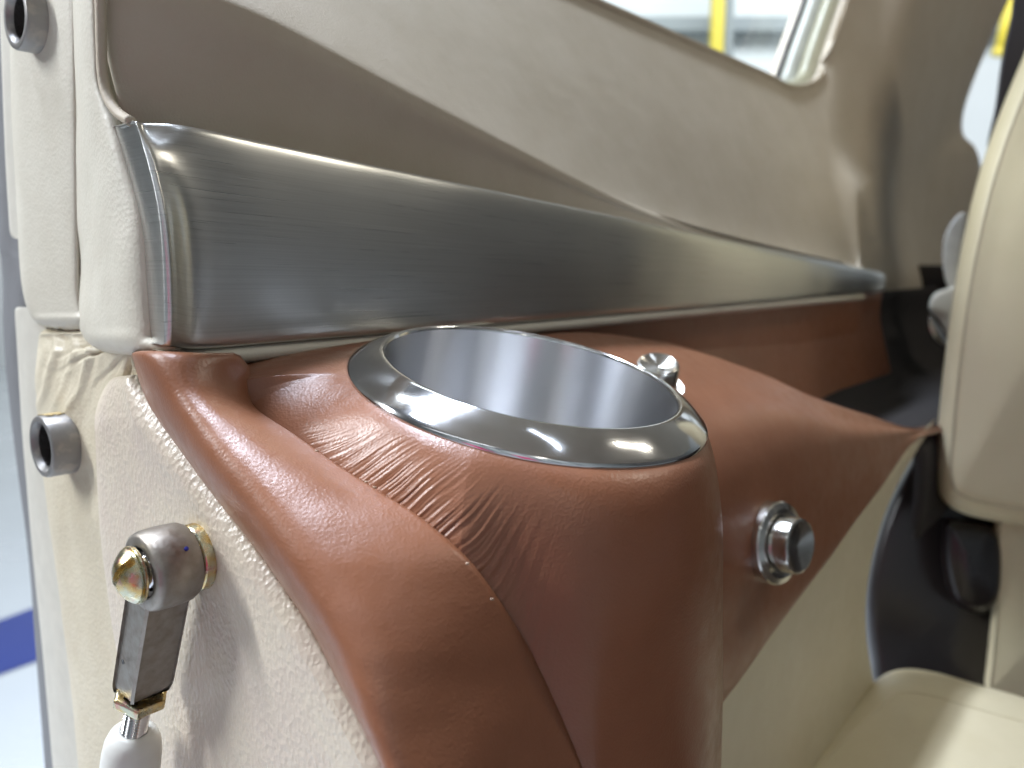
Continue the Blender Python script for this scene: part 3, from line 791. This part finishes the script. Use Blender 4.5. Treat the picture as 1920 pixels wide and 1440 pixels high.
# white cylinder
cd = (cyl1 - thr1).normalized(); cl = (cyl1 - thr1).length
Fc = frame(thr1, cd, NN)
lathe('cylinder', [(.0031, .0), (.0036, -.0002), (.0045, .0002), (.0058, .0017), (.0066, .0040), (.0070, .0075), (.0071, .012), (.0071, cl)], M['plastic'], strut, 64, local=False, frame=Fc, cap1=True, sharp=60)
# screw head with slot, washer, and the gold spacer behind
Fs = frame(ctr - D * (Wd + .0012), -D, UP)
lathe('washer', [(.0030, -.0002), (.0063, -.0002), (.0064, .0002), (.0063, .0006), (.0030, .0006)], M['zinc'], strut, 48, local=False, frame=Fs, sharp=30)
# domed head, cut by a slot: two half domes on a disc
sl = math.radians(-38); sx_, sy_ = math.cos(sl), math.sin(sl)
def dome():
    v, f = [], []
    RD, HD = .0060, .0030; ns, nr = 40, 10; wslot = .00095
    hd = lath = lathe('screw_head', [(.0058, .0006), (.0060, .0009), (.0059, .0013), (.0002, .0013)], M['zinc'], strut, 48, local=False, frame=Fs, sharp=30)
    for side in (-1, 1):
        v, f = [], []
        for i in range(nr + 1):
            for k in range(ns + 1):
                xx = -RD + 2 * RD * k / ns
                ymax = math.sqrt(max(0, RD * RD - xx * xx)); y0 = min(wslot, ymax)
                yy = y0 + (ymax - y0) * i / nr
                rr2 = (xx * xx + yy * yy) / (RD * RD)
                hh = .0012 + HD * (1 - min(1, rr2) ** 1.15)
                X_ = xx * sx_ - side * yy * sy_; Y_ = xx * sy_ + side * yy * sx_
                v.append(Fs @ Vector((X_, Y_, hh)))
        for i in range(nr):
            for k in range(ns):
                q = (i * (ns + 1) + k, i * (ns + 1) + k + 1, (i + 1) * (ns + 1) + k + 1, (i + 1) * (ns + 1) + k)
                f.append(q if side > 0 else q[::-1])
        base = len(v)
        for k in range(ns + 1):   # slot wall
            xx = -RD + 2 * RD * k / ns; yy = min(wslot, math.sqrt(max(0, RD * RD - xx * xx)))
            v.append(Fs @ Vector((xx * sx_ - side * yy * sy_, xx * sy_ + side * yy * sx_, .0010)))
        for k in range(ns):
            q = (k, base + k, base + k + 1, k + 1); f.append(q if side > 0 else q[::-1])
        mk('dome', v, f, M['zinc'], hd, smooth=True, sharp=40)
dome()
Fb = frame(ctr + D * (Wd + .0006), D, UP)
lathe('spacer', [(.0030, .0), (.0074, .0), (.0078, .0005), (.0078, .0026), (.0074, .0030), (.0040, .0030), (.0040, .006)], M['zinc'], strut, 56, local=False, frame=Fb, sharp=30)
lathe('stud', [(.0032, -.0012), (.0032, -Wd * 2 - .003)], M['dull'], strut, 24, local=False, frame=Fb)

# ------------------------------------------------------------------ lower cream side panel and dark end of the cabin
ls = empty('lower_side_panel', W(.3, -.115, -.3), 'cream lower side panel below the brown console', 'wall panel')
lt = smooth_px([(1741, 797), (1692, 851), (1614, 936), (1524, 1058), (1434, 1182), (1344, 1304), (1249, 1434), (1174, 1548)], 14)
rt = smooth_px([(1752, 786), (1722, 838), (1684, 903), (1655, 970), (1635, 1040), (1623, 1110), (1622, 1180), (1630, 1245), (1640, 1300), (1650, 1400), (1655, 1560)], 14)
rws = []
for i in range(14):
    p0, p1 = lt[i], rt[i]; n0 = -.1135
    q = [Pn(*p0, n0 - .004), Pn(*(p0 + (.5, .5)), n0)] + [Pn(*(p0 + (p1 - p0) * f), n0 + .0012 * math.sin(math.pi * f)) for f in (.2, .4, .6, .8)] + [Pn(*(p0 + (p1 - p0) * .97), n0), Pn(*p1, n0 - .0006), Pn(*(p1 + (2, 0)), n0 - .003)]
    rws.append(q)
patch('panel', rws, 90, 90, M['seat'], ls, solid=0)
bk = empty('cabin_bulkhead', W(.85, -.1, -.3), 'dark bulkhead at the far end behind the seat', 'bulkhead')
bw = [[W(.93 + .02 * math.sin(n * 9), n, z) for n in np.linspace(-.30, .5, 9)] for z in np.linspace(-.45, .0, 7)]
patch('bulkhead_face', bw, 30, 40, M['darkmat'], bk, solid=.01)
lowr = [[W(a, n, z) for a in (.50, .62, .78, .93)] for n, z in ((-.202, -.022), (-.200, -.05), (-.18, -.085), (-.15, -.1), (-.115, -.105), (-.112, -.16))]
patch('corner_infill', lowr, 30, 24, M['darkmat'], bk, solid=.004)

# ------------------------------------------------------------------ seat
def inset(P, d):
    """P closed polygon px (n,2); move every point inwards by d px along its normal."""
    n = len(P); t = np.roll(P, -1, 0) - np.roll(P, 1, 0); t /= np.linalg.norm(t, axis=1, keepdims=True)
    nr = np.stack([-t[:, 1], t[:, 0]], 1)
    area = .5 * np.sum(P[:, 0] * np.roll(P[:, 1], -1) - np.roll(P[:, 0], -1) * P[:, 1])
    if area < 0: nr = -nr
    d = np.broadcast_to(d, (n,))
    return P + nr * d[:, None]
def cushion(name, outline, tfun, rollpx, rolld, depth, m, parent, n=120, puff=.006, seam_at=None, seam_m=None):
    P = smooth_px(outline, n, closed=True)
    loops = []
    for q in (0, .12, .3, .55):      # back half to silhouette
        loops.append((P * 1.0, depth * (1 - q) + 0 * q))
    loops = [(inset(P, 10), depth), (P, depth * .8), (P, depth * .3)]
    for ang in np.linspace(0, 90, 9):
        a = math.radians(ang); loops.append((inset(P, rollpx * (1 - math.cos(a))), -rolld * math.sin(a)))
    c = loops[-1][0].mean(0); last = loops[-1][0]
    for q in (.15, .35, .6, .85): loops.append((last + (c - last) * q, -rolld - puff * q * (2 - q)))
    V = []; seam = None
    for P_, dt in loops:
        V.append([Pt(u, v, tfun(u, v) + dt) for u, v in P_])
    f = []
    for i in range(len(V) - 1):
        for k in range(n):
            l = (k + 1) % n; f.append((i * n + k, (i + 1) * n + k, (i + 1) * n + l, i * n + l))
    f.append([(len(V) - 1) * n + k for k in range(n)][::-1]); f.append(list(range(n)))
    verts = [p for r in V for p in r]
    o = mk(name, verts, f, m, parent)
    # consistent outward normals
    import bmesh
    bm = bmesh.new(); bm.from_mesh(o.data); bmesh.ops.recalc_face_normals(bm, faces=bm.faces); bm.to_mesh(o.data); bm.free()
    if seam_at is not None:
        Ls = inset(P, seam_at); a = math.acos(max(-1, 1 - seam_at / rollpx)) if seam_at < rollpx else math.pi / 2
        pts = [Pt(u, v, tfun(u, v) - rolld * math.sin(a) - .0002) for u, v in Ls]
        tube('seam', pts, .00045, seam_m, o, 6, closed=True)
    return o
M['seamline'] = plain('seam_thread', (.40, .35, .24), .7)
seat = empty('passenger_chair', Pt(1900, 1440, .52), 'cream leather passenger chair on the right, backrest and cushion in view', 'chair')
cushion('backrest', [(1960, 20), (1915, 115), (1868, 230), (1832, 340), (1806, 450), (1788, 550), (1774, 650), (1763, 750), (1754, 850), (1754, 895), (1766, 935), (1800, 960), (1850, 974), (1930, 985), (2060, 985), (2180, 960), (2220, 800), (2220, 300), (2180, 60), (2060, -20)],
        lambda u, v: .50 + .00004 * (1900 - u), 46, .022, .07, M['seat'], seat, 160, .012, 30, M['seamline'])
cushion('backrest_base', [(1870, 962), (1862, 1060), (1858, 1150), (1850, 1240), (1846, 1285), (1860, 1305), (1930, 1318), (2080, 1330), (2160, 1200), (2160, 1000), (2060, 960), (1940, 958)],
        lambda u, v: .53, 16, .010, .05, M['seat'], seat, 110, .006, 12, M['seamline'])
cushion('seat_cushion', [(1440, 1480), (1500, 1412), (1560, 1350), (1620, 1294), (1664, 1262), (1706, 1254), (1760, 1262), (1822, 1280), (1920, 1308), (2060, 1350), (2120, 1480), (2000, 1640), (1700, 1680), (1460, 1620)],
        lambda u, v: .385 + .00035 * (1440 - v), 62, .022, .05, M['seat'], seat, 150, .010, 44, M['seat'])
# dark side shell of the seat, between the cream panel and the cushions
cushion('side_shell', [(1752, 780), (1720, 840), (1682, 905), (1655, 970), (1634, 1040), (1622, 1110), (1622, 1180), (1630, 1240), (1640, 1290), (1700, 1330), (1900, 1380), (2000, 1300), (2000, 1000), (1900, 850), (1820, 780)],
        lambda u, v: .565, 26, .02, .05, M['dark'], seat, 130, .004)
cushion('hinge_cover', [(1770, 985), (1790, 975), (1830, 978), (1866, 990), (1885, 1030), (1880, 1120), (1840, 1150), (1790, 1130), (1768, 1060)],
        lambda u, v: .535, 20, .018, .02, M['dark'], seat, 70, .004)
tab = empty('belt_fitting', Pt(1760, 640, .66), 'small pale fitting peeking out between dark bulkhead and seat back', 'fitting')
cushion('cover', [(1748, 555), (1772, 542), (1800, 545), (1800, 640), (1778, 632), (1760, 600), (1742, 580)], lambda u, v: .66, 8, .006, .02, M['silver_fit'], tab, 60, .002)
cushion('strap', [(1772, 440), (1800, 400), (1815, 420), (1800, 545), (1778, 540), (1768, 500)], lambda u, v: .68, 6, .003, .006, M['plastic'], tab, 60, .001)
cushion('buckle', [(1742, 590), (1762, 612), (1778, 640), (1772, 652), (1752, 640), (1740, 615)], lambda u, v: .655, 5, .004, .01, M['chrome'], tab, 50, .001)
bs = empty('black_window_post', Pt(1900, 260, .9), 'dark strip beside the bright gap at the top right', 'trim strip')
cushion('strip', [(1925, -80), (1893, 40), (1878, 110), (1866, 200), (1852, 290), (1900, 330), (2020, 200), (2060, -80)], lambda u, v: .62, 6, .004, .02, M['blackstrap'], bs, 90, .002)
